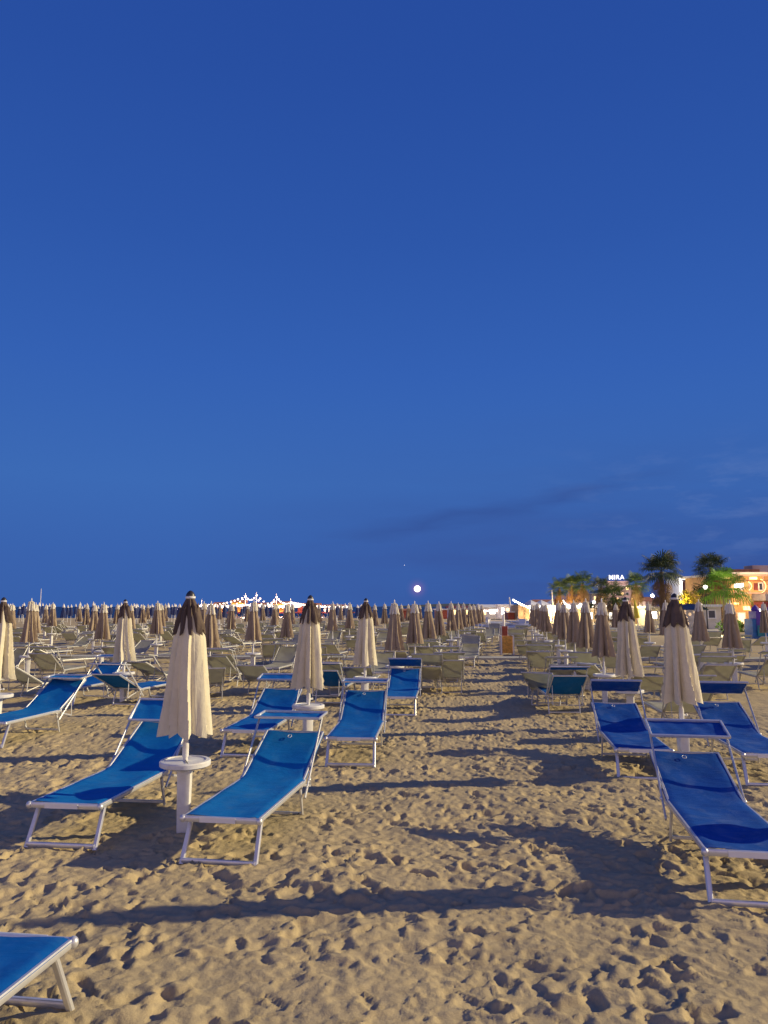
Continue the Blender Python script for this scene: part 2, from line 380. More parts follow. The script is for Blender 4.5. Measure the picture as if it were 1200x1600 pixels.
# ------------------------------------------------------------ sun loungers
def make_lounger(kind, fabm=None, th=22, seat=1.22, back=.75, arm_a=45, arm_l=.86, shade_t=8, shade=True, hw=.28, ring=True, detail=True, sag=.016, shade_off=0.0):
    root = empty('sun_lounger'); fm = 'metal' if kind == 'blue' else 'metal_dull'
    h = .285; t = R(th); ct, sn = math.cos(t), math.sin(t)
    hinge = Vector((0, seat, h)); top = hinge + Vector((0, ct, sn))*back
    one = MB() if not detail else None
    def put(name, m, mb, parent=root):
        return mb.build(name, m, parent)
    fr = one or MB()
    for s in (-1, 1): fr.bar((s*hw, -.02, h-.012), (s*hw, seat+.03, h-.012), .022, .040)
    fr.bar((-hw-.012, -.012, h-.012), (hw+.012, -.012, h-.012), .024, .042)
    fr.bar((-hw, seat-.12, h-.02), (hw, seat-.12, h-.02), .022, .022)
    if detail:
        for s in (-1, 1): fr.sphere((s*(hw+.006), -.014, h-.012), .024, 10, 8, (1, 1, 1.15))
        frame = put('frame', fm, fr)
        p = MB(); p.box((-.02, -.0285, h-.012), (hw*.95, .004, .036)); p.build('end_plate', 'plate', frame, smooth=False)
    lg = one or MB()
    for s in (-1, 1): lg.bar((s*(hw-.018), .10, h-.02), (s*(hw-.008), -.045, -.03), .034, .030, up=(0, 1, 0))
    lg.bar((-hw+.01, -.043, -.004), (hw-.01, -.043, -.004), .026, .036)
    if detail: put('leg', fm, lg)
    lg = one or MB()
    for s in (-1, 1): lg.bar((s*(hw-.02), seat-.06, h-.02), (s*(hw-.02), seat+.04, -.03), .022, .044, up=(0, 1, 0), wd1=.018, h1=.022)
    lg.bar((-hw+.02, seat+.035, -.0), (hw-.02, seat+.035, -.0), .022, .026)
    if detail: put('leg', fm, lg)
    bf = one or MB()
    b0 = hinge - Vector((0, ct, sn))*.10
    for s in (-1, 1): bf.bar(Vector((s*(hw-.004), b0.y, b0.z)), Vector((s*(hw-.004), top.y, top.z)), .022, .036, up=(0, -sn, ct))
    bf.bar((-hw, top.y, top.z), (hw, top.y, top.z), .026, .026)
    st = hinge + Vector((0, ct, sn))*back*.5
    if detail:
        bfo = put('backrest_frame', fm, bf)
        s2 = MB()
        for s in (-1, 1): s2.bar((s*(hw-.035), st.y, st.z), (s*(hw-.035), seat+.36, .16), .010, .020); s2.bar((s*(hw-.035), seat+.36, .16), (s*(hw-.035), seat-.02, h-.03), .010, .020)
        s2.bar((-hw+.035, seat+.36, .16), (hw-.035, seat+.36, .16), .010, .012); s2.build('strut', fm, bfo)
    # fabric
    def path(u):
        L = seat + back; d = u*L
        if d < seat - .10: return Vector((0, d, h+.014)), 0
        if d > seat + .10: e = d - seat; return hinge + Vector((0, ct, sn))*e + Vector((0, 0, .014)), 0
        k = (d - seat + .10)/.2; a = Vector((0, seat-.10, h+.014)); c = hinge + Vector((0, ct, sn))*.10 + Vector((0, 0, .014)); b = hinge + Vector((0, 0, .014))
        return a*(1-k)**2 + b*2*k*(1-k) + c*k*k, 0
    def fab(u0, u1):
        def fn(u, v):
            p, _ = path(u0 + (u1-u0)*u); x = (v-.5)*2
            edge = min(1, abs(x)*1.0)
            wv = .004*math.sin(u*19 + v*5) + .003*math.sin(v*9 - u*31)
            return Vector((x*(hw+.010), p.y, p.z - sag*(1 - edge**2) + wv*(1-edge**4) - .018*max(0, edge-.93)/.07))
        return fn
    L = seat + back
    nu, nv = (34, 14) if detail else (6, 2)
    fb = MB(); fb.sheet(fab(0.002, .995), nu, nv, .004)
    fbo = put('fabric', fabm or kind, fb)
    if not detail: fbo.parent = None
    if detail and ring:
        rg = MB(); rp = hinge + Vector((0, ct, sn))*(back*.86) + Vector((0, -.01, .016)); pr = None
        for k in range(13):
            a = 2*math.pi*k/12; q = rp + Vector((-.02 + .018*math.cos(a), .024*math.sin(a)*ct, .024*math.sin(a)*sn + .004))
            if pr: rg.bar(pr, q, .005, .005, n=5)
            pr = q
        rg.build('ring', 'plate', fbo)
    # sunshade
    sh = None
    if shade:
        a = R(arm_a); A0 = Vector((0, seat-.05, .15)); A1 = A0 + Vector((0, math.cos(a), math.sin(a)))*arm_l
        ar = one or MB()
        if detail:
            for s in (-1, 1):
                ar = MB(); ar.bar((s*(hw+.024), A0.y, A0.z), (s*(hw+.024), A1.y, A1.z), .016, .028, up=(0, -math.sin(a), math.cos(a)))
                ar.sphere((s*(hw+.026), A0.y + math.cos(a)*.18, A0.z + math.sin(a)*.18), .018, 8, 6)
                put('arm', fm, ar)
        else:
            for s in (-1, 1): ar.bar((s*(hw+.024), A0.y, A0.z), (s*(hw+.024), A1.y, A1.z), .018, .028, n=4)
        ti = R(shade_t); dd = Vector((0, math.cos(ti), math.sin(ti))); up = Vector((0, -math.sin(ti), math.cos(ti)))
        c = A1 + dd*shade_off; D = .15; W = hw + .030
        f2 = one or MB()
        for s in (-1, 1):
            e = c + dd*D*s; f2.bar((-W, e.y, e.z), (W, e.y, e.z), .022, .024, up=up)
            e0 = c - dd*D; e1 = c + dd*D; f2.bar((s*W, e0.y, e0.z), (s*W, e1.y, e1.z), .020, .024, up=up)
        if detail: sfo = put('sunshade_frame', fm, f2)
        def sfn(u, v):
            e = c + dd*D*(2*u-1)*.96; x = (2*v-1)
            return Vector((x*(W-.006), e.y, e.z)) - up*(.012 + .012*(1-x*x)*math.sin(u*math.pi) + .003*math.sin(x*11 + u*4))
        s3 = MB(); s3.sheet(sfn, 6 if detail else 1, 14 if detail else 2, .004)
        if detail: s3.build('sunshade', fabm or kind, sfo)
        else: sh = s3
    if not detail:
        # far version: frame and fabric only
        bpy.data.objects.remove(fbo); 
        o = one.build('frame', fm, root); fb2 = MB(); fb2.sheet(fab(.002, .995), 5, 2, .004)
        if sh: b = len(fb2.v); fb2.v += sh.v; fb2.f += [tuple(i+b for i in f) for f in sh.f]
        fb2.build('fabric', kind, root)
    return root
def place(o, x, y, azd, away=False, dz=0.0):
    o.location = (x, y, gh(x, y)*.3 + dz); o.rotation_euler = (0, 0, R(-azd) + (math.pi if away else 0))
BG = 'blue sun loungers on the near sand'
def blue(x, y, azd, label, away=False, **k):
    o = make_lounger('blue', **k); place(o, x, y, azd, away, .028); tag(o, label, 'sun lounger', BG); return o
blue(-2.42, 5.97, 7, 'blue lounger left of the nearest cream umbrella, back partly hidden by it', th=25, shade_t=35, arm_a=44, fabm='blue_lit', ring=False)
blue(-1.16, 5.62, 9, 'blue lounger just right of the nearest cream umbrella, narrow sunshade above its head', th=23, shade_t=3, fabm='blue_lit')
blue(-1.68, 9.39, 6, 'blue lounger just left of the second cream umbrella with its sunshade raised flat', th=22, shade_t=10, ring=False)
blue(-0.38, 8.88, 4, 'blue lounger right of the second cream umbrella, foot end towards the camera', th=25, shade_t=2)
blue(0.25, 12.88, 5, 'blue lounger with dark tipped sunshade at the left edge of the aisle', th=24, shade_t=-30, arm_a=42)
blue(2.26, 4.84, 10, 'largest blue lounger at the right edge of the picture with dusty backrest', th=18, shade_t=17, arm_a=44, fabm='blue_dim')
blue(2.74, 8.22, 8, 'blue lounger with dark tipped sunshade, aisle side of near right cream umbrella', th=18, shade_t=-30, arm_a=46, fabm='blue_dim')
blue(3.93, 7.88, 8, 'blue lounger cut by the right picture edge, right of the near right cream umbrella', th=22, shade_t=-30, arm_a=46, fabm='blue_dim')
blue(-5.18, 10.1, 9, 'blue lounger at the left picture edge with long white sunshade arm in front', th=29, shade_t=4, arm_a=40, fabm='blue_lit', ring=False)
blue(-1.68, 3.63, 8, 'blue lounger whose foot end corner fills the bottom left corner of the picture', away=True, th=22, shade_t=5)
blue(-5.95, 14.2, 9, 'small blue lounger half hidden behind the blue lounger at the left edge', th=26, shade_t=4, ring=False)
blue(-4.42, 15.35, 14, 'blue lounger seen from behind its darker backrest, below the left white umbrella', away=True, th=24, shade_t=5, ring=False)
blue(-0.85, 15.7, 8, 'blue lounger seen from behind, between the second and third cream umbrellas', away=True, th=28, shade_t=6, ring=False)
blue(3.12, 14.35, 3, 'blue lounger seen from behind at the right edge of the aisle with dark shade bar', away=True, th=30, shade_t=12, arm_a=47, ring=False)

# ------------------------------------------------------------ closed umbrellas
def canopy(mb, prof, nf, amp0, amp1, seed, hem=.02, nth=112, th=.006, sharp=.75):
    rnd = random.Random(seed); ph = rnd.random()*6; lob = [rnd.uniform(.35, 1.35) for _ in range(nf)]; wob = [rnd.uniform(-.3, .3) for _ in range(nf)]
    zs = [p[1] for p in prof]; rs = [p[0] for p in prof]; rows = []
    nr = 22
    for i in range(nr+1):
        q = i/nr; z = zs[0] + (zs[-1]-zs[0])*q
        for k in range(len(prof)-1):
            if (zs[k]-z)*(zs[k+1]-z) <= 1e-9: kk = (z-zs[k])/(zs[k+1]-zs[k]+1e-9); r = rs[k]*(1-kk)+rs[k+1]*kk; break
        a = amp0 + (amp1-amp0)*q; row = []
        for j in range(nth):
            t = 2*math.pi*j/nth; ft = t + .10*math.sin(2.3*q + ph) + .06*math.sin(2*t + 5*q + ph)
            u = (ft/(2*math.pi)*nf) % nf; li = int(u) % nf; fr = u - int(u); l2 = (li+1) % nf
            fr2 = fr**(.50 + .25*wob[li]) if wob[li] > -.12 else 1 - (1-fr)**.6
            ridge = abs(2*fr2-1)**sharp           # 1 at rib, 0 in the fold
            A = a*(lob[li] if fr < .5 else lob[l2]*.5 + lob[li]*.5)
            rr = r*(1 - A*(1-ridge)) * (1 + .035*math.sin(3*t + ph + 3*q)) + .0025*math.sin(17*t + 9*q + ph)*q
            zz = z - hem*q**6*(ridge - .4)
            row.append((rr*math.cos(t), rr*math.sin(t), zz))
        rows.append(row)
    inner = [[(x*.93, y*.93, z + .006) for x, y, z in rows[-1]], [(x*.6, y*.6, z + .22) for x, y, z in rows[-1]], [(x*.3, y*.3, z + .5*(zs[0]-zs[-1])) for x, y, z in rows[-1]]]
    mb.quad_strip(rows + inner, True, flip=True)
def umb_base(root, top, table=True, lod=0):
    n = 16 if lod == 0 else 8
    p = MB(); p.lathe([(.019, .52), (.019, 1.0), (.019, top-.05)], n); p.lathe([(.024, .60), (.026, .61), (.026, .70), (.022, .72)], n)
    pole = p.build('pole', 'white_plastic', root)
    if lod == 0:
        k = MB(); k.bar((.02, 0, .64), (.06, .0, .64), .018); k.sphere((.065, 0, .64), .016, 8, 6); k.build('knob', 'white_plastic', pole)
    b = MB(); b.bar((0, 0, -.06), (0, 0, .50), .092, .092, n=12, up=(.3, 1, 0), sq=.28, wd1=.112, h1=.112); b.build('post', 'white_plastic', root)
    t = MB()
    t.lathe([(.055, .485), (.075, .505), (.10, .515), (.185, .525), (.203, .535), (.205, .565), (.198, .575), (.17, .578), (.165, .570), (.03, .570), (.021, .572)], 36 if lod == 0 else 16)
    to_ = t.build('table', 'white_plastic', root)
    if lod == 0:
        k = MB(); k.box((-.10, 0, .5755), (.16, .005, .006)); k.build('slot', 'cap_dark', to_, smooth=False)
def make_cream(seed):
    root = empty('closed_umbrella'); umb_base(root, 1.90)
    c = MB(); canopy(c, [(.055, 1.78), (.098, 1.66), (.134, 1.55), (.160, 1.3), (.195, 1.0), (.226, .79)], 8, .30, .80, seed, .045, sharp=.95, nth=176); c.build('canopy', 'cream', root)
    f = MB(); canopy(f, [(.033, 1.885), (.055, 1.84), (.090, 1.76), (.126, 1.67), (.143, 1.61)], 8, .18, .55, seed+5, .06, nth=96, sharp=.8); f.build('top_flounce', 'dark_brown', root)
    k = MB(); k.lathe([(.034, 1.878), (.042, 1.885), (.042, 1.897), (.034, 1.902)], 20); k.build('ring', 'plate', root)
    k = MB(); k.lathe([(.038, 1.902), (.036, 1.915), (.026, 1.932), (.012, 1.945), (.004, 1.948)], 20); k.build('cap', 'cap_dark', root)
    return root
def make_brown(seed, lod=0):
    root = empty('closed_umbrella'); umb_base(root, 1.90, lod=lod)
    nth = 112 if lod == 0 else 48
    c = MB(); canopy(c, [(.065, 1.80), (.096, 1.70), (.138, 1.45), (.186, 1.18), (.232, .95), (.242, .91)], 8, .30, .84, seed, .035, nth=nth, sharp=.95); c.build('canopy', 'brown', root)
    f = MB(); canopy(f, [(.012, 1.93), (.035, 1.88), (.085, 1.78), (.122, 1.695), (.126, 1.68)], 8, .12, .5, seed+3, .035, nth=nth if lod else 96, sharp=.9); f.build('top_flounce', 'pale_cloth', root)
    k = MB(); k.lathe([(.012, 1.915), (.016, 1.93), (.014, 1.95), (.006, 1.985), (.003, 1.99)], 12); k.build('finial', 'plate', root)
    return root
UG1 = 'closed cream umbrellas with dark brown tops'; UG2 = 'closed brown umbrellas with pale tops'
def setu(o, x, y, rz, lean=0, sc=1):
    o.location = (x, y, gh(x, y)*.5); o.rotation_euler = (R(lean*.6), R(lean), rz); o.scale = (1, 1, sc)
creams = [
 (-1.62, 6.36, 'nearest and largest closed cream umbrella with dark brown top, between two blue loungers', 0),
 (-.96, 9.76, 'second closed cream umbrella with dark brown top, between two blue loungers left of centre', .4),
 (-.34, 13.5, 'third closed cream umbrella with dark brown top, small, behind the blue loungers near centre', -.5),
 (-5.50, 11.0, 'closed cream umbrella cut off by the left edge of the picture', 0),
 (-4.92, 14.57, 'narrow bright cream umbrella behind the left blue loungers, slightly askew', 1.2),
 (2.86, 5.28, 'closed cream umbrella beside the largest blue lounger just outside the right edge', 0),
 (3.22, 8.36, 'large closed cream umbrella near the right edge with purple brown top', -.6),
 (3.67, 11.5, 'closed cream umbrella left of the large right one, behind the loungers on the right', .5)]
for i, (x, y, lb, ln) in enumerate(creams):
    o = make_cream(31 + i*7); setu(o, x, y, random.random()*6, ln); tag(o, lb, 'umbrella', UG1)
protos = {0: [make_brown(3), make_brown(17), make_brown(29)], 1: [make_brown(5, 1), make_brown(11, 1)]}
used = set()
def brown(x, y, label):
    lod = 0 if y < 26 else 1; p = random.choice(protos[lod])
    o = p if p.name not in used else copy_tree(p); used.add(p.name)
    setu(o, x, y, random.random()*6, random.uniform(-1.0, 1.0), random.uniform(.975, 1.015)); tag(o, label, 'umbrella', UG2)
tanp = {}
for nm, kw in {'a': dict(th=25, shade_t=6, arm_a=48, arm_l=.80), 'b': dict(th=34, shade_t=12, arm_a=56, arm_l=.82), 'c': dict(th=25, shade_t=45, arm_a=47, arm_l=.8), 'd': dict(th=28, shade=False)}.items():
    for d in (True, False): tanp[nm, d] = make_lounger('tan', detail=d, ring=False, **kw)
tused = set()
TG = 'tan sun loungers in the rows beyond the blue ones'
DESC = {'a': 'tan lounger with flat sunshade', 'b': 'steep tan lounger with sunshade', 'c': 'tan lounger with drooping sunshade', 'd': 'tan lounger without sunshade'}
def X0(x, y): return 600 + F*x/y
def tan(x, y, azd, away, where):
    nm = random.choice('aabbcd'); d = y < 24; p = tanp[nm, d]
    o = p if p.name not in tused else copy_tree(p); tused.add(p.name)
    place(o, x, y, azd, away); lb = 'tiny tan lounger in the far rows at the left, beyond the brown umbrellas' if where == 'LAST' else DESC[nm] + ' ' + where
    tag(o, lb, 'sun lounger', 'tiny tan loungers at the far left' if where == 'LAST' else TG)
ROWS = [  # name, list of brown umbrella spots
 ('row left of aisle', [(.23, 16.34), (.78, 19.2), (1.28, 21.8), (1.77, 24.3)] + [(2.5 + k*.54, 28.4 + k*2.75) for k in range(7)]),
 ('row right of aisle', [(4.12, 14.4), (4.46, 16.9), (4.86, 19.5), (5.22, 22.0), (5.6, 24.6)] + [(6.05 + k*.40, 28.4 + k*2.75) for k in range(5)]),
 ('second row left of aisle', [(-4.02, 17.7), (-3.48, 20.4), (-2.95, 23.3), (-2.45, 25.4)] + [(-1.95 + k*.5, 29.0 + k*2.8) for k in range(10)]),
 ('third row left of aisle', [(-8.9, 19.2), (-8.1, 22.0), (-7.55, 25.4)] + [(-6.9 + k*.5, 29.2 + k*2.8) for k in range(10)]),
 ('fourth row left of aisle', [(-12.95, 20.6), (-12.5, 23.4), (-12.0, 26.2)] + [(-11.4 + k*.5, 30.0 + k*2.8) for k in range(10)]),
 ('fifth row left of aisle', [(-16.3, 29.6), (-15.8, 32.4), (-15.3, 35.2), (-14.8, 38.0), (-14.3, 40.8), (-13.8, 43.6)] + [(-13.3 + k*.5, 46.4 + k*2.8) for k in range(4)]),
 ('sixth row left of aisle', [(-20.0, 37.2), (-19.5, 40.0), (-19.0, 42.8), (-18.4, 46)] + [(-17.9 + k*.5, 48.8 + k*2.8) for k in range(3)]),
 ('second row right of aisle', [(7.84, 17.2), (8.35, 20.2), (8.85, 24.0), (9.3, 26.8), (9.8, 30.8), (10.2, 33.6)]),
 ('third row right of aisle', [(12.9, 23.2), (13.3, 26.6), (13.8, 30.6)]),
]
side = ('left', 'right')
for rn, lst in ROWS:
    right = 'right of' in rn
    for k, (x, y) in enumerate(lst):
        brown(x, y, f'{ORD[k+1]} brown umbrella with pale top from the camera, {rn}')
        for s in (0, 1):
            lx = x + (-.78 if s == 0 else .72) + random.uniform(-.12, .12)
            away = random.random() < .72 or right
            ly = y + (.85 if away else -1.0) + random.uniform(-.2, .25)
            tan(lx + (.15 if away else -.1), ly, 10 + random.gauss(0, 5) + random.choice([0, 0, 0, 14, -12]), away,
                f'{side[s]} of {ORD[k+1]} brown umbrella, {rn}')
for y in (45.5, 48.5, 52, 56, 60):
    for x in np.arange(-27, -20, 2.1).tolist():
        if X0(x, y) > -20: tan(x + random.uniform(-.4, .4), y + random.uniform(-.6, .6), 10 + random.gauss(0, 8), True, 'LAST')
# tan loungers beside the rear pair of cream umbrellas
tan(4.45, 12.4, 6, True, 'right of the rear cream umbrella on the right')
tan(-6.6, 16.6, 22, True, 'behind the left blue loungers, left of the narrow cream umbrella')
tan(-3.75, 16.4, -14, True, 'just right of the narrow bright cream umbrella')
tan(-2.35, 17.2, 10, True, 'behind the nearest cream umbrella, right of its dark top')
tan(-.95, 18.6, 8, True, 'behind the second cream umbrella, beside the orange bin')
tan(1.45, 17.6, 3, True, 'directly behind the last blue lounger left of the aisle')
tan(6.6, 16.3, 8, True, 'in front of the brown umbrella beside the green palm')
tan(-8.2, 17.0, 14, True, 'in front of third row left of aisle, between two poles')
for p in list(protos[0]) + list(protos[1]):
    if p.name not in used:
        for c in list(p.children_recursive) + [p]: bpy.data.objects.remove(c)
for p in list(tanp.values()):
    if p.name not in tused:
        for c in list(p.children_recursive) + [p]: bpy.data.objects.remove(c)

# ------------------------------------------------------------ bins and small beach things
def wood_bin(x, y, m, w_, h_, lb, rz=0):
    r = empty('litter_bin', (x, y, 0), rz)
    b = MB()
    for k in range(5): b.box((0, -.15, .06 + (k+.5)*(h_-.10)/5), (w_-.08, .02, (h_-.10)/5-.006))
    b.box((0, .15, h_/2), (w_-.08, .02, h_-.1)); b.box((-(w_/2-.05), 0, h_/2), (.02, .28, h_-.1)); b.box((w_/2-.05, 0, h_/2), (.02, .28, h_-.1))
    b.build('panel', m, r, smooth=False)
    for s in (-1, 1):
        p = MB(); p.box((s*w_/2, -.17, h_/2), (.045, .03, h_)); p.box((s*w_/2, .17, h_/2), (.045, .03, h_)); p.box((s*w_/2, 0, h_-.02), (.04, .31, .04)); p.build('post', 'white_paint', r, smooth=False)
    t = MB(); t.box((0, 0, h_-.03), (w_-.05, .29, .02)); t.build('lid', m, r, smooth=False)
    tag(r, lb, 'bin'); return r
wood_bin(4.65, 29.0, 'orange_wood', .46, .72, 'orange wooden bin between two white posts in the middle of the aisle')
wood_bin(6.85, 43.5, 'red_wood', .38, .72, 'smaller reddish bin with white posts further down the aisle')
wood_bin(-2.95, 24.3, 'orange_wood', .80, .46, 'low wide orange wooden box among the tan loungers behind the second cream umbrella', R(20))

def X(px, y): return (px-600)/F*y
def Zp(py, y): return CAMH + (948-py)/F*y
# far navy umbrellas with white tips near the water
def navy_umb():
    r = empty('closed_umbrella'); p = MB(); p.lathe([(.03, -.1), (.03, 1.0)], 6); p.build('pole', 'white_plastic', r)
    c = MB(); canopy(c, [(.08, 1.85), (.2, 1.4), (.27, .95)], 6, .1, .4, 2, .02, nth=24); c.build('canopy', 'navy', r)
    f = MB(); f.lathe([(.13, 1.82), (.09, 1.95), (.03, 2.10), (.01, 2.15)], 8); f.build('top_flounce', 'white_paint', r); return r
npz = navy_umb(); first = True
for r_ in range(9):
    y = 62 + r_*6.5
    for k in range(19):
        px = -10 + k*(31 + .35*r_) + (r_ % 3)*11 + random.uniform(-14, 14)
        if px > 585 or (r_ < 2 and px > 420) or random.random() < .12: continue
        o = npz if first else copy_tree(npz); first = False
        o.location = (X(px, y), y + random.uniform(-1, 1), -.12*(y > 110)); q_ = random.uniform(.8, 1.1); o.scale = (q_, q_, random.uniform(.86, 1.05))
        tag(o, 'tiny closed navy umbrella with white tip in the far beach section by the sea', 'umbrella', 'tiny navy umbrellas in the far beach section')
# white covered beach boats / stacks at the end of the aisle
def beach_boat(x, y, rz, lb):
    r = empty('beach_boat', (x, y, 0), rz)
    for s in (-1, 1):
        b = MB(); rows = []
        for i in range(13):
            q = i/12; wv = .16*math.sin(math.pi*min(1, q*.9+.05))**.6; zc = .22 + .18*q**3
            rows.append([(s*.5 + wv*math.cos(t), (q-.5)*3.4, zc + .8*wv*math.sin(t)) for t in [2*math.pi*k/10 for k in range(10)]])
        b.quad_strip(rows, True); b.f.append(tuple(range(10))[::-1]); e = 120; b.f.append(tuple(e+k for k in range(10))); b.build('hull', 'pale_blue', r)
    d = MB(); d.box((0, 0, .40), (1.1, 1.7, .06)); d.box((0, .5, .62), (.9, .08, .4)); d.build('deck', 'white_paint', r, smooth=False)
    tag(r, lb, 'boat', 'pale boats pulled up beyond the end of the aisle')
for i, (px, y, rz, w1) in enumerate([(772, 60, 70, 'left of the white post'), (806, 62, -65, 'right of the white post'), (768, 74, 95, 'behind the other boats on the left'), (815, 76, 80, 'behind the other boats on the right'), (722, 66, 80, 'at the far left end of the umbrella row')]):
    beach_boat(X(px, y), y, R(rz), f'pale blue beached boat, {w1}')
def mast(px, y, top, w_, lb, m='white_paint', lean=0, base=0):
    p = MB(); zt = Zp(top, y); p.lathe([(w_, base-.1), (w_*.9, zt*.5), (w_*.55, zt-.05), (w_*.3, zt)], 10); o = p.build('mast', m); o.location = (X(px, y), y, 0); o.rotation_euler.y = R(lean)
    tag(o, lb, 'mast'); return o
mast(785, 52, 958, .10, 'white post standing at the end of the aisle')
mast(67, 90, 920, .05, 'thin white mast rising above the umbrellas at the far left')
mast(798, 112, 933, .14, 'white leaning mast at the left end of the brightly lit pavilion', lean=-6)
mast(861, 84, 922, .09, 'tall white flagpole left of the palms')
mast(933, 80, 938, .06, 'short thin pole between the palm groups')

# ------------------------------------------------------------ pier with string lights
PY = 165
pier = empty('pier_restaurant', (X(430, PY), PY, 0))
def PX(px): return X(px, PY) - X(430, PY)
b = MB(); b.box((0, 0, .55), (PX(548)-PX(300), 7, .25)); b.build('deck', 'dark_red', pier, smooth=False)
for k in range(14):
    q = MB(); q.bar((PX(302 + k*18.7), -3, -1), (PX(302 + k*18.7), -3, .5), .25); q.build('pile', 'trunk', pier)
for a, c, m, hh in ((340, 352, 'orange_wood', 1.5), (366, 384, 'orange_wood', 2.0), (398, 420, 'red_wood', 1.4), (430, 452, 'orange_wood', 1.7), (468, 500, 'red_wood', 1.3), (508, 540, 'white_paint', 1.0)):
    q = MB(); q.box(((PX(a)+PX(c))/2, 0, .68 + hh/2), (PX(c)-PX(a), 4, hh)); q.build('cabin', m, pier, smooth=False)
    q = MB(); z = .68 + hh; x0, x1 = PX(a)-.4, PX(c)+.4
    q.v += [(x0, -2.4, z), (x1, -2.4, z), (x1, 2.4, z), (x0, 2.4, z), (x0, 0, z+.6), (x1, 0, z+.6)]; q.f += [(0, 1, 5, 4), (2, 3, 4, 5), (0, 4, 3), (1, 2, 5), (0, 3, 2, 1)]; q.build('roof', 'roof_tile', pier, smooth=False)
tag(pier, 'low reddish pier restaurant over the sea under the strings of lights', 'restaurant')
nodes = {'a': (297, 946, 0), 'b': (317, 938, 0), 'c': (385, 929, 0), 'd': (402, 927, 0), 'e': (433, 930, 0), 'f': (455, 937, 0), 'g': (545, 944, 0)}
for k, (px, py, _) in nodes.items():
    where = {'a': 'left end', 'b': 'second from the left', 'c': 'tall one left of centre', 'd': 'tallest', 'e': 'right of the tallest', 'f': 'on the right of the peak', 'g': 'right end'}[k]
    m_ = mast(px, PY-3, py-2, .09, f'thin light mast of the pier string lights, {where}')
def festoon(p0, p1, sag, n, lb, m='bulb', r=.17, y=PY-3.2, grp='strings of light bulbs'):
    A = Vector((X(p0[0], y), y, Zp(p0[1], y))); B = Vector((X(p1[0], y), y, Zp(p1[1], y)))
    rt = empty('string_of_lights', A); pts = []
    for i in range(n+1):
        q = i/n; p = A.lerp(B, q) - Vector((0, 0, sag*4*q*(1-q))) - A; pts.append(p)
    c = MB()
    for i in range(n): c.bar(pts[i], pts[i+1], .04, .04, n=5)
    c.build('cable', 'cap_dark', rt)
    me = None
    for i, p in enumerate(pts):
        if me is None:
            s = MB(); s.sphere((0, 0, 0), r, 8, 6); bo = s.build('bulb', m, rt); me = bo
        else: bo = me.copy(); COL.objects.link(bo); bo.parent = rt
        bo.location = p - Vector((0, random.uniform(-.3, .3), .15)); sc = random.uniform(.8, 1.25); bo.scale = (sc,)*3
    tag(rt, lb, 'string lights', grp)
    return rt
festoon((317, 944), (385, 931), .6, 12, 'bulb string rising from the left to the tall mast on the pier')
festoon((385, 931), (402, 929), .9, 5, 'short bulb string between the two tallest pier masts')
festoon((402, 930), (433, 932), 2.2, 8, 'sagging bulb string right of the tallest pier mast')
festoon((433, 932), (456, 940), .8, 7, 'bulb string falling to the right of the pier peak')
festoon((456, 941), (545, 947), .35, 24, 'long nearly level bulb string at the right end of the pier', r=.25)
festoon((300, 946), (400, 944), .15, 34, 'lower level bulb string on the left half of the pier', y=PY-4.0, r=.25)
festoon((400, 945), (470, 946), .15, 26, 'lower level bulb string under the pier peak', y=PY-4.0, r=.25)
festoon((385, 931), (345, 947), .9, 9, 'bulb string falling to the left below the tall pier mast', y=PY-4.6)
festoon((433, 932), (410, 947), .6, 6, 'short bulb string falling left from the right pier mast', y=PY-4.6)
festoon((402, 929), (455, 946), 1.2, 9, 'bulb string crossing down to the right in front of the pier cabins', y=PY-4.6)
festoon((278, 951), (300, 949), .2, 6, 'small pinkish bulb string at the left end of the pier', m='bulb_pink', y=PY-4.0)
mb = MB(); mb.bar((0, 0, 0), (.25, 0, 1.9), .28); o = mb.build('neon_tube', 'bulb_pink'); o.location = (X(294, PY-6), PY-6, Zp(946, PY-6)); tag(o, 'upright pink neon tube on the left end of the pier', 'neon light')

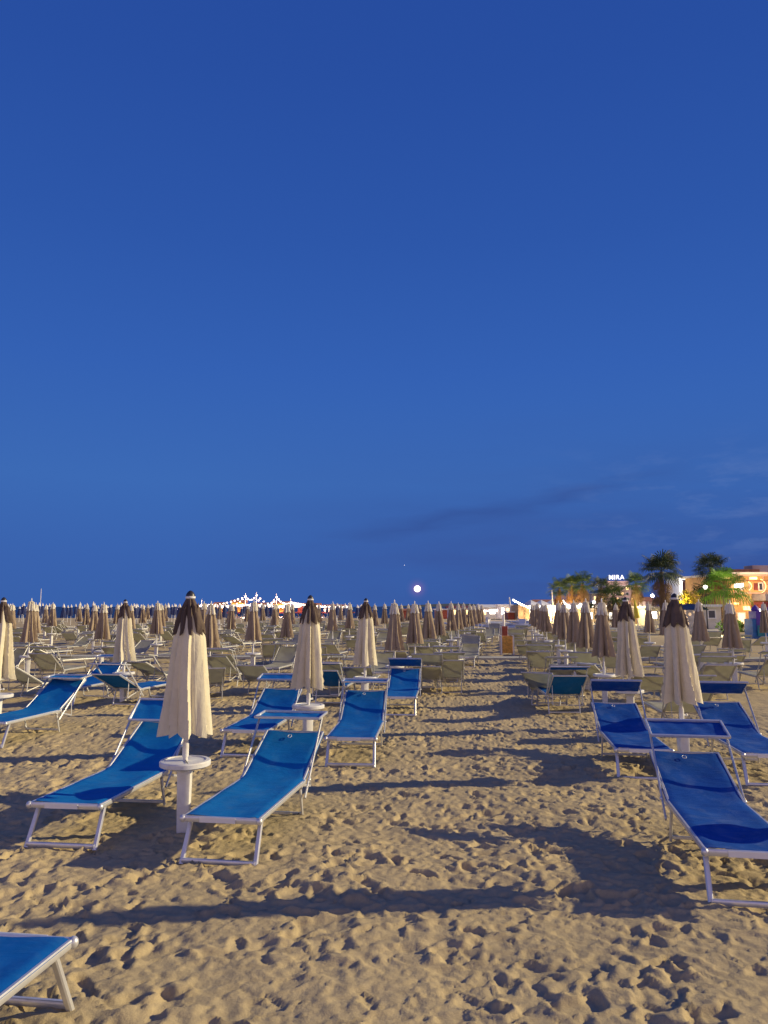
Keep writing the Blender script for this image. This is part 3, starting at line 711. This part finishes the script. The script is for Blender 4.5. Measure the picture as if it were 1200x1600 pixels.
# ------------------------------------------------------------ lit pavilion at the end of the right row
def house(name, px0, px1, y, top, m, lb, cat, depth=8, roof=None, base=0, wins=(), extra=None, z0=None):
    cx = (X(px0, y)+X(px1, y))/2; W = X(px1, y)-X(px0, y); H = Zp(top, y)
    r = empty(name, (cx, y, 0)); b = MB(); b.box((0, depth/2, H/2-.2), (W, depth, H+.4)); b.build('wall', m, r, smooth=False)
    if roof == 'flat': q = MB(); q.box((0, depth/2-.1, H+.09), (W+.6, depth+.8, .18)); q.build('roof', 'white_paint', r, smooth=False)
    elif roof:
        q = MB(); x0, x1 = -W/2-.4, W/2+.4; rh = roof[1]
        q.v += [(x0, -.5, H+.01), (x1, -.5, H+.01), (x1, depth+.5, H+.01), (x0, depth+.5, H+.01), (x0+.2, depth/2, H+rh), (x1-.2, depth/2, H+rh)]; q.f += [(0, 1, 5, 4), (2, 3, 4, 5), (0, 4, 3), (1, 2, 5), (0, 3, 2, 1)]; q.build('roof', roof[0], r, smooth=False)
    for (a, c, t, bt, mm, nm) in wins:
        x0, x1 = X(a, y)-cx, X(c, y)-cx; z1, z2 = Zp(bt, y), Zp(t, y)
        f = MB(); e = .08
        for bb in (((x0+x1)/2, -.03, z2+e/2, x1-x0+2*e, e), ((x0+x1)/2, -.03, z1-e/2, x1-x0+2*e, e), (x0-e/2, -.03, (z1+z2)/2, e, z2-z1), (x1+e/2, -.03, (z1+z2)/2, e, z2-z1)):
            f.box((bb[0], bb[1], bb[2]), (bb[3], .12, bb[4]))
        fo = f.build(nm, 'white_paint', r, smooth=False); p = MB(); p.box(((x0+x1)/2, -.012, (z1+z2)/2), (x1-x0, .03, z2-z1)); p.build('pane', mm, fo, smooth=False)
    tag(r, lb, cat); return r
py_ = 104
pv = empty('pavilion', (X(870, py_), py_, 0)); QX = lambda p: X(p, py_) - X(870, py_)
b = MB(); b.box((0, 4, 1.0), (QX(942)-QX(822), 6, 2.0)); b.build('wall', 'ochre_wall', pv, smooth=False)
b = MB(); z = 2.0
for k in range(7):   # tent peaks of the pavilion roof
    x0 = QX(826 + k*16.6); x1 = QX(826 + (k+1)*16.6); e = len(b.v); b.v += [(x0, -1, z), (x1, -1, z), (x1, 7, z), (x0, 7, z), ((x0+x1)/2, 3, z + .75)]; b.f += [(e, e+1, e+4), (e+1, e+2, e+4), (e+2, e+3, e+4), (e+3, e, e+4), (e+3, e+2, e+1, e)]
b.build('tent_roof', 'white_paint', pv, smooth=False)
for k in range(12):
    q = MB(); q.bar((QX(824+k*10.6), -1, 0), (QX(824+k*10.6), -1, z), .12); q.build('post', 'white_paint', pv)
for k in range(9):
    q = MB(); q.box((QX(832+k*12.5), .97, 1.15), (.85, .05, 1.3)); q.build('window', 'glow_warm', pv, smooth=False)
for k in range(10):
    q = MB(); q.box((QX(828+k*12), -1.12, z-.18), (.9, .16, .26)); q.build('lamp', 'glow_white', pv, smooth=False)
tag(pv, 'long white tented pavilion brightly lit beyond the right umbrella row', 'pavilion')
festoon((801, 936), (849, 954), .25, 15, 'bright bulb string sloping down from the leaning mast to the pavilion', y=py_-1.6, r=.13, m='glow_white')
festoon((849, 952), (905, 951), .12, 22, 'bulb string along the left half of the pavilion roof', y=py_-1.6, r=.13, m='glow_white')
festoon((905, 951), (942, 950), .12, 15, 'bulb string along the right half of the pavilion roof', y=py_-1.6, r=.13, m='glow_white')
festoon((877, 938), (902, 952), .3, 9, 'bulb string sloping right below the first palms', y=py_-2.4, r=.16, m='glow_white')
festoon((877, 938), (856, 952), .3, 9, 'bulb string sloping left below the first palms', y=py_-2.4, r=.16, m='glow_white')
festoon((745, 953), (800, 950), .1, 20, 'bulb string over the far white cabins left of the leaning mast', y=128, r=.2, m='bulb')
house('cabin', 700, 742, 136, 950, 'white_paint', 'low white lit cabin furthest left behind the aisle', 'cabin', 4, ('dark_red', .4), wins=[(706, 714, 953, 960, 'glow_warm', 'window'), (722, 730, 953, 960, 'glow_warm', 'window')])
house('cabin', 748, 776, 132, 949, 'white_paint', 'white lit cabin with pale front in the middle of the far cabins', 'cabin', 4, ('white_paint', .5), wins=[(752, 758, 953, 960, 'glow_warm', 'window'), (764, 772, 952, 959, 'glow_white', 'window')])
house('cabin', 779, 797, 126, 946, 'white_paint', 'tallest white lit cabin beside the leaning mast', 'cabin', 4, 'flat', wins=[(782, 786, 950, 960, 'glow_white', 'window'), (789, 794, 950, 960, 'glow_warm', 'door')])
house('cabin', 792, 822, 108, 957, 'red_wood', 'low red cabin left of the bright pavilion', 'cabin', 3, 'flat', wins=[(812, 820, 959, 968, 'glow_warm', 'window')])
house('cabin', 612, 642, 120, 954, 'red_wood', 'long low red cabin behind the aisle umbrellas under the moon', 'cabin', 3, ('roof_tile', .3))
house('cabin', 680, 698, 118, 953, 'red_wood', 'small red cabin behind the left aisle umbrellas', 'cabin', 3, 'flat')
house('beach_house', 838, 905, 112, 944, 'ochre_wall', 'brown roofed building rising behind the bright pavilion', 'house', 6, ('roof_tile', .7))
# hotels
hy = 300
ho = house('hotel', 948, 1000, hy, 916, 'rose_wall', 'pinkish hotel with illuminated rooftop sign behind the palms', 'hotel', 14, 'flat',
    wins=[(952 + k*8, 956 + k*8, 918 + r*8, 922 + r*8, 'glow_warm' if (k+r) % 3 == 0 else 'glass', 'window') for k in range(6) for r in range(4)])
b = MB(); b.box((X(965, hy)-X(974, hy), 5, Zp(912, hy)), (8.5, 8, 2)); b.build('upper_floor', 'rose_wall', ho, smooth=False)
cu = bpy.data.curves.new('t', 'FONT'); cu.body = 'MIRA'; cu.size = 2.5; cu.extrude = .12; cu.align_x = 'CENTER'; cu.offset = .02; cu.space_character = 1.12
to = bpy.data.objects.new('t', cu); COL.objects.link(to); bpy.context.view_layer.update()
tm = bpy.data.meshes.new_from_object(to); bpy.data.objects.remove(to); tm.materials.clear(); tm.materials.append(M['sign_white'])
lt = bpy.data.objects.new('sign_letters', tm); COL.objects.link(lt); lt.parent = ho; lt.location = (X(963, hy)-X(974, hy), .8, Zp(908, hy)+.6); lt.rotation_euler = (R(90), 0, 0)
house('apartment_building', 1060, 1092, 210, 905, 'white_paint', 'white lit apartment block between the two tallest palms', 'building', 10, 'flat',
    wins=[(1063 + k*7, 1067 + k*7, 908 + r*9, 912 + r*9, 'glow_warm' if (k*r) % 2 else 'glow_white', 'window') for k in range(4) for r in range(3)])
house('kiosk', 900, 1010, 86, 953, 'pale_wall', 'long pale lit beach bar behind the right umbrella row', 'bar', 5, 'flat', wins=[(904 + k*11, 911 + k*11, 957, 967, ('glow_warm', 'glow_white', 'glass')[k % 3], 'window') for k in range(9)])
house('kiosk', 1012, 1062, 72, 950, 'pale_wall', 'pale lit snack kiosk below the tall dark palm', 'kiosk', 5, 'flat', wins=[(1014 + k*12, 1022 + k*12, 956, 966, ('glow_white', 'glow_warm')[k % 2], 'window') for k in range(4)])
house('house', 1095, 1135, 150, 905, 'roof_tile', 'reddish house behind the green palm', 'house', 10, 'flat')
# mural booth
bo = house('booth', 1064, 1090, 50, 953, 'mural', 'dark booth with painted front and gabled roof between the umbrellas on the right', 'booth', 1.6, ('cap_dark', .4))
q = MB()
for k in range(16):
    q.sphere((random.uniform(-.6, .6), -.02, random.uniform(.5, 1.6)), random.uniform(.05, .12), 8, 4, (1, .15, 1))
q.build('mural_figures', 'rose_wall', bo)
# terrace restaurant at right edge
ry = 66
rs = house('restaurant', 1140, 1290, ry, 898, 'ochre_wall', 'orange lit terrace restaurant at the right edge behind the green palm', 'restaurant', 10, 'flat',
    wins=[(1148, 1158, 958, 975, 'glow_warm', 'door'), (1184, 1194, 961, 973, 'glow_yellow', 'window'), (1172, 1181, 961, 972, 'glow_white', 'window'), (1199, 1210, 960, 973, 'glow_yellow', 'window'), (1215, 1228, 960, 973, 'glow_yellow', 'window'), (1183, 1188, 912, 922, 'glass', 'window')])
cx = (X(1140, ry)+X(1290, ry))/2
def rb(name, m, px, py, w_, h_, d=.2, y0=0, smooth=False):
    q = MB(); q.box((X(px, ry)-cx, y0-d/2, Zp(py, ry)), (w_, d, h_)); return q.build(name, m, rs, smooth=smooth)
rb('cornice', 'rose_wall', 1215, 899.5, 8.3, .16, .35); rb('cornice', 'roof_tile', 1215, 908, 8.2, .07, .14)
rb('cornice', 'rose_wall', 1215, 927, 8.2, .10, .22)
rb('roof_terrace', 'roof_tile', 1166, 894, 2.6, .5, 2.0, 2.4); rb('roof_terrace', 'rose_wall', 1196, 891, 1.4, .9, 1.6, 2.6)
for k in range(7): rb('pilaster', 'rose_wall', 1146 + k*22, 913, .10, 1.4, .09)
for k in range(6): rb('shutter', 'dark_red' if k % 2 else 'awning', 1156 + k*22, 917, .34, .62, .06)
q = MB()
for k in range(22): q.bar((X(1172 + k*5, ry)-cx, -1.9, Zp(931, ry)), (X(1172 + k*5, ry)-cx, -1.9, Zp(924, ry)), .03, n=4)
q.bar((X(1172, ry)-cx, -1.9, Zp(924, ry)), (X(1277, ry)-cx, -1.9, Zp(924, ry)), .05, n=4); q.build('railing', 'cap_dark', rs)
for k in range(6): rb('column', 'cap_dark', 1182 + k*13, 966, .13, 2.1, .13, -1.9)
rb('counter', 'dark_red', 1225, 982, 6.0, .7, .5, -.9)
q = MB(); q.box((X(1230, ry)-cx, -1.2, Zp(934, ry)), (6.6, 2.4, .55)); q.build('awning', 'awning', rs, smooth=False)
q = MB(); q.box((X(1228, ry)-cx, -1.1, Zp(946, ry)), (6.6, 2.2, .6)); q.build('fascia', 'dark_red', rs, smooth=False)
for px, py, ww, hh in ((1175, 904, .55, .22), (1152, 915, .7, .35), (1129, 903, 1.0, .16), (1162, 950, .5, .34), (1178, 953, .85, .42), (1205, 952, .9, .36), (1135, 944, .4, .2), (1146, 943, .35, .16), (1190, 930, .35, .14)):
    q = MB(); q.box((X(px, ry-.1)-cx, -.14, Zp(py, ry)), (ww, .2, hh)); q.build('lamp', 'glow_warm' if hh < .35 else 'glow_white', rs, smooth=True)
for px, py, rr in ((1164, 916, .38), (1182, 916, .62)):
    q = MB(); pv_ = None
    for k in range(-5, 6):
        a = k/5*1.25; p = Vector((X(px, ry)-cx + rr*math.cos(a), -.1, Zp(py, ry) + rr*math.sin(a)))
        if pv_: q.bar(pv_, p, .05)
        pv_ = p
    q.build('neon_arc', 'glow_warm', rs)
def street_lamp(px, py, y, lb):
    r = empty('street_lamp', (X(px, y), y, 0)); z = Zp(py, y)
    p = MB(); p.lathe([(.09, -.1), (.05, .4), (.035, z-.1)], 8); p.build('pole', 'cap_dark', r)
    q = MB(); q.sphere((0, 0, z), .17, 12, 8); q.build('globe', 'glow_white', r); tag(r, lb, 'street lamp', 'globe lamps along the promenade')
for px, py, y, w1 in ((905, 945, 82, 'right of the first palm group'), (926, 941, 80, 'left of the dark slim palm'), (1017, 931, 74, 'left of the tall dark palm'), (1100, 918, 60, 'against the dark tree left of the green palm'), (1048, 950, 70, 'below the tall dark palm'), (1092, 947, 64, 'low, beside the painted booth'), (975, 950, 80, 'under the bright green topped palm')):
    street_lamp(px, py, y, 'promenade globe lamp ' + w1)
house('house', 1006, 1022, 95, 940, 'rose_wall', 'small pinkish house left of the tall dark palm trunk', 'house', 5, ('roof_tile', .6), wins=[(1009, 1013, 945, 952, 'glow_warm', 'window')])
house('cabin', 1096, 1122, 60, 948, 'pale_wall', 'pale cabin with dark window behind the right umbrellas', 'cabin', 3, 'flat', wins=[(1102, 1112, 954, 965, 'glass', 'window')])
house('apartment_building', 922, 946, 240, 928, 'rose_wall', 'low pinkish building left of the hotel, mostly behind palms', 'building', 8, 'flat', wins=[(926+k*6, 929+k*6, 932, 938, 'glow_warm', 'window') for k in range(3)])
# playground
pg = empty('play_structure', (X(1186, 44), 44, 0)); b = MB(); b.box((0, 0, .55), (1.7, 1.0, 1.1)); b.build('base', 'bright_blue', pg, smooth=False)
for s in (-1, 1):
    b = MB(); b.box((s*.45, -.1, 1.0), (.36, .9, 1.1)); b.lathe([(.20, 1.55), (.24, 1.6), (.18, 1.75), (.03, 1.9)], 12, (s*.45, -.1, 0)); b.build('tower', 'purple', pg)
    b = MB(); b.bar((s*.45, -.60, .15), (s*.45, -.60, .75), .38, .08); b.build('panel', 'teal', pg)
tag(pg, 'purple and teal play structure on a blue base at the right edge', 'play structure')
pu = empty('yellow_umbrella', (X(994, 55), 55, 0)); p = MB(); p.lathe([(.03, 0), (.03, 2.0)], 8); p.build('pole', 'white_paint', pu); p = MB(); p.lathe([(.20, 1.0), (.17, 1.5), (.05, 2.25), (.01, 2.3)], 10); p.build('canopy', 'yellow', pu); pu.rotation_euler.y = R(-6)
tag(pu, 'furled bright yellow umbrella behind the cream umbrella on the right', 'umbrella')

# lamp light where the photo shows lit lamps
def plight(px, py, y, e, c=(1, .62, .28), r=.3):
    l = bpy.data.lights.new('lamp_light', 'POINT'); l.energy = e; l.color = c; l.shadow_soft_size = r
    o = bpy.data.objects.new('lamp_light', l); COL.objects.link(o); o.location = (X(px, y), y, Zp(py, y))
plight(1152, 940, 63, 380); plight(1192, 918, 64, 260); plight(1122, 972, 47.5, 420, (1, .9, .55)); plight(1060, 945, 66, 500, (1, .75, .2))
plight(872, 952, 84, 1300, (1, .55, .15)); plight(905, 948, 80, 500, (1, .7, .35)); plight(985, 945, 74, 600, (1, .75, .3)); plight(960, 905, 290, 6000, (1, .7, .55)); plight(1068, 912, 203, 9000, (1, .9, .8)); plight(845, 948, 99, 1500, (1, .85, .65)); plight(890, 950, 98, 2500, (1, .85, .65)); plight(770, 950, 122, 350, (1, .8, .7))

for px in (330, 385, 440, 500): plight(px, 944, PY-6, 1500, (1, .6, .4))
# ------------------------------------------------------------ palms
def palm(px, y, topy, crown_r, lb, leafm='leaf', skirt=1.0, seed=0, n=30, low=False):
    rnd = random.Random(seed); r = empty('palm_tree', (X(px, y), y, 0)); H = Zp(topy, y) - crown_r*.75
    t = MB(); pr = []
    for i in range(15):
        q = i/14; rr = .26*(1-.45*q) + .02*math.sin(i*2.3) + (.10*(1-q)**4); pr.append((rr, -.2 + (H+.2)*q))
    t.lathe(pr, 14); t.build('trunk', 'trunk', r)
    c = MB()
    def fan(mb, o, d, pet, fl, ns, droop, spread):
        d = d.normalized(); upv = Vector((0, 0, 1)); sx = d.cross(upv)
        sx = sx.normalized() if sx.length > .01 else Vector((1, 0, 0)); nn = sx.cross(d).normalized()
        e = o + d*pet; mb.bar(o, e, .03, .02, n=4)
        for k in range(ns):
            a = (k/(ns-1)-.5)*spread; v = (d*math.cos(a) + sx*math.sin(a)).normalized(); L = fl*(.78 + .22*math.cos(a))*rnd.uniform(.88, 1.08)
            side_ = v.cross(nn).normalized()*fl*.034
            p1 = e + v*L*.55; p2 = e + v*L*.85 - Vector((0, 0, droop*L*.16)); p3 = e + v*L - Vector((0, 0, droop*L*.42))
            b = len(mb.v); mb.v += [tuple(e), tuple(p1+side_), tuple(p1-side_), tuple(p2+side_*.7), tuple(p2-side_*.7), tuple(p3)]
            mb.f += [(b, b+1, b+2), (b+1, b+3, b+4, b+2), (b+3, b+5, b+4)]
    o = Vector((0, 0, H))
    for k in range(n):
        a = k*2.39996 + rnd.uniform(-.2, .2); el = 1.35 - 1.95*(k/n)**.9 + rnd.uniform(-.12, .12)
        d = Vector((math.cos(a)*math.cos(el), math.sin(a)*math.cos(el), math.sin(el)))
        fan(c, o + Vector((0, 0, rnd.uniform(-.12, .12))), d, crown_r*rnd.uniform(.34, .60)*(1.1 if low else 1), crown_r*rnd.uniform(.48, .68), 17, rnd.uniform(.5, 1.3)*(1.6 if low else 1), 3.0 if low else 3.6)
    c.build('crown', leafm, r, smooth=False)
    if skirt > 0:
        s = MB()
        for k in range(46):
            a = rnd.random()*6.28; z = H - rnd.random()*skirt*.8; ou = .36*crown_r*(.75+.5*rnd.random())
            o2 = Vector((.15*math.cos(a), .15*math.sin(a), z)); d = Vector((math.cos(a)*.55, math.sin(a)*.55, -1))
            fan(s, o2, d, ou*.9, ou*1.0, 9, .9, 2.0)
        s.build('dead_leaf_skirt', 'skirt', r, smooth=False)
    tag(r, lb, 'palm tree', 'fan palms along the promenade'); return r
palm(873, 88, 905, 1.6, 'leftmost palm, lit orange from below', seed=1, skirt=2.0)
palm(892, 86, 900, 1.5, 'palm second from left, in the first group', seed=2, skirt=1.6)
palm(909, 84, 896, 1.65, 'palm third from left with green upright crown', seed=3, skirt=1.3)
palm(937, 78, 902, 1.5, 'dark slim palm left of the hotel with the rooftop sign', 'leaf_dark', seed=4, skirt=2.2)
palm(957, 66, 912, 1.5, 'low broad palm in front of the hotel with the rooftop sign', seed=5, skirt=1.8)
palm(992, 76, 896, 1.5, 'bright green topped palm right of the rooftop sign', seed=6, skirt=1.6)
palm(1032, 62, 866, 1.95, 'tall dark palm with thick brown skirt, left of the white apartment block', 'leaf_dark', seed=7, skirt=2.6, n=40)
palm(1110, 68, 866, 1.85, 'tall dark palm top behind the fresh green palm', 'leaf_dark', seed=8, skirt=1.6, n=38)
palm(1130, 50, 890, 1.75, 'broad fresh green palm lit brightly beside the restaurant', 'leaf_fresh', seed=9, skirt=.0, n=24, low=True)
# bushes
def bush(px, y, topy, w_, m, lb, base=0, cat='bush', trunk=True):
    rnd = random.Random(px); r = empty('tree' if cat == 'tree' else 'bush', (X(px, y), y, 0)); H = Zp(topy, y)
    if trunk:
        t = MB(); t.bar((0, 0, -.1), (.05, 0, H*.7), .22, .22, wd1=.08, h1=.08)
        for k in range(5):
            a = k*1.3; t.bar((.02, 0, H*.45), (math.cos(a)*w_*.5, math.sin(a)*w_*.5, H*.8), .09, .09, wd1=.03, h1=.03)
        t.build('trunk', 'trunk', r)
    c = MB(); cl = [(rnd.gauss(0, .4)*w_, rnd.gauss(0, .4)*w_, H*(.55 + .35*rnd.random())) for _ in range(14)]
    for k in range(1500):
        q = rnd.choice(cl); v = Vector((rnd.gauss(0, 1), rnd.gauss(0, 1), rnd.gauss(0, 1))).normalized()*rnd.uniform(.5, 1)*w_*.33; p = Vector(q) + v; p.z = min(p.z, H+.1)
        a = Vector((rnd.gauss(0, 1), rnd.gauss(0, 1), rnd.gauss(0, .6))).normalized()*.09; b_ = a.cross(Vector((rnd.random(), rnd.random(), 1))).normalized()*.05
        e = len(c.v); c.v += [tuple(p-a), tuple(p+b_), tuple(p+a), tuple(p-b_)]; c.f.append((e, e+1, e+2, e+3))
    c.build('crown', m, r, smooth=False); tag(r, lb, cat)
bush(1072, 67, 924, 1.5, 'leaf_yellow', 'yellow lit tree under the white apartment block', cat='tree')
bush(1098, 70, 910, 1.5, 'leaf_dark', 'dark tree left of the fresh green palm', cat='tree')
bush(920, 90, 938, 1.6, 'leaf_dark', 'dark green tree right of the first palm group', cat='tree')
bush(1142, 49, 972, 1.1, 'leaf', 'grassy bush at the foot of the fresh green palm', trunk=False)
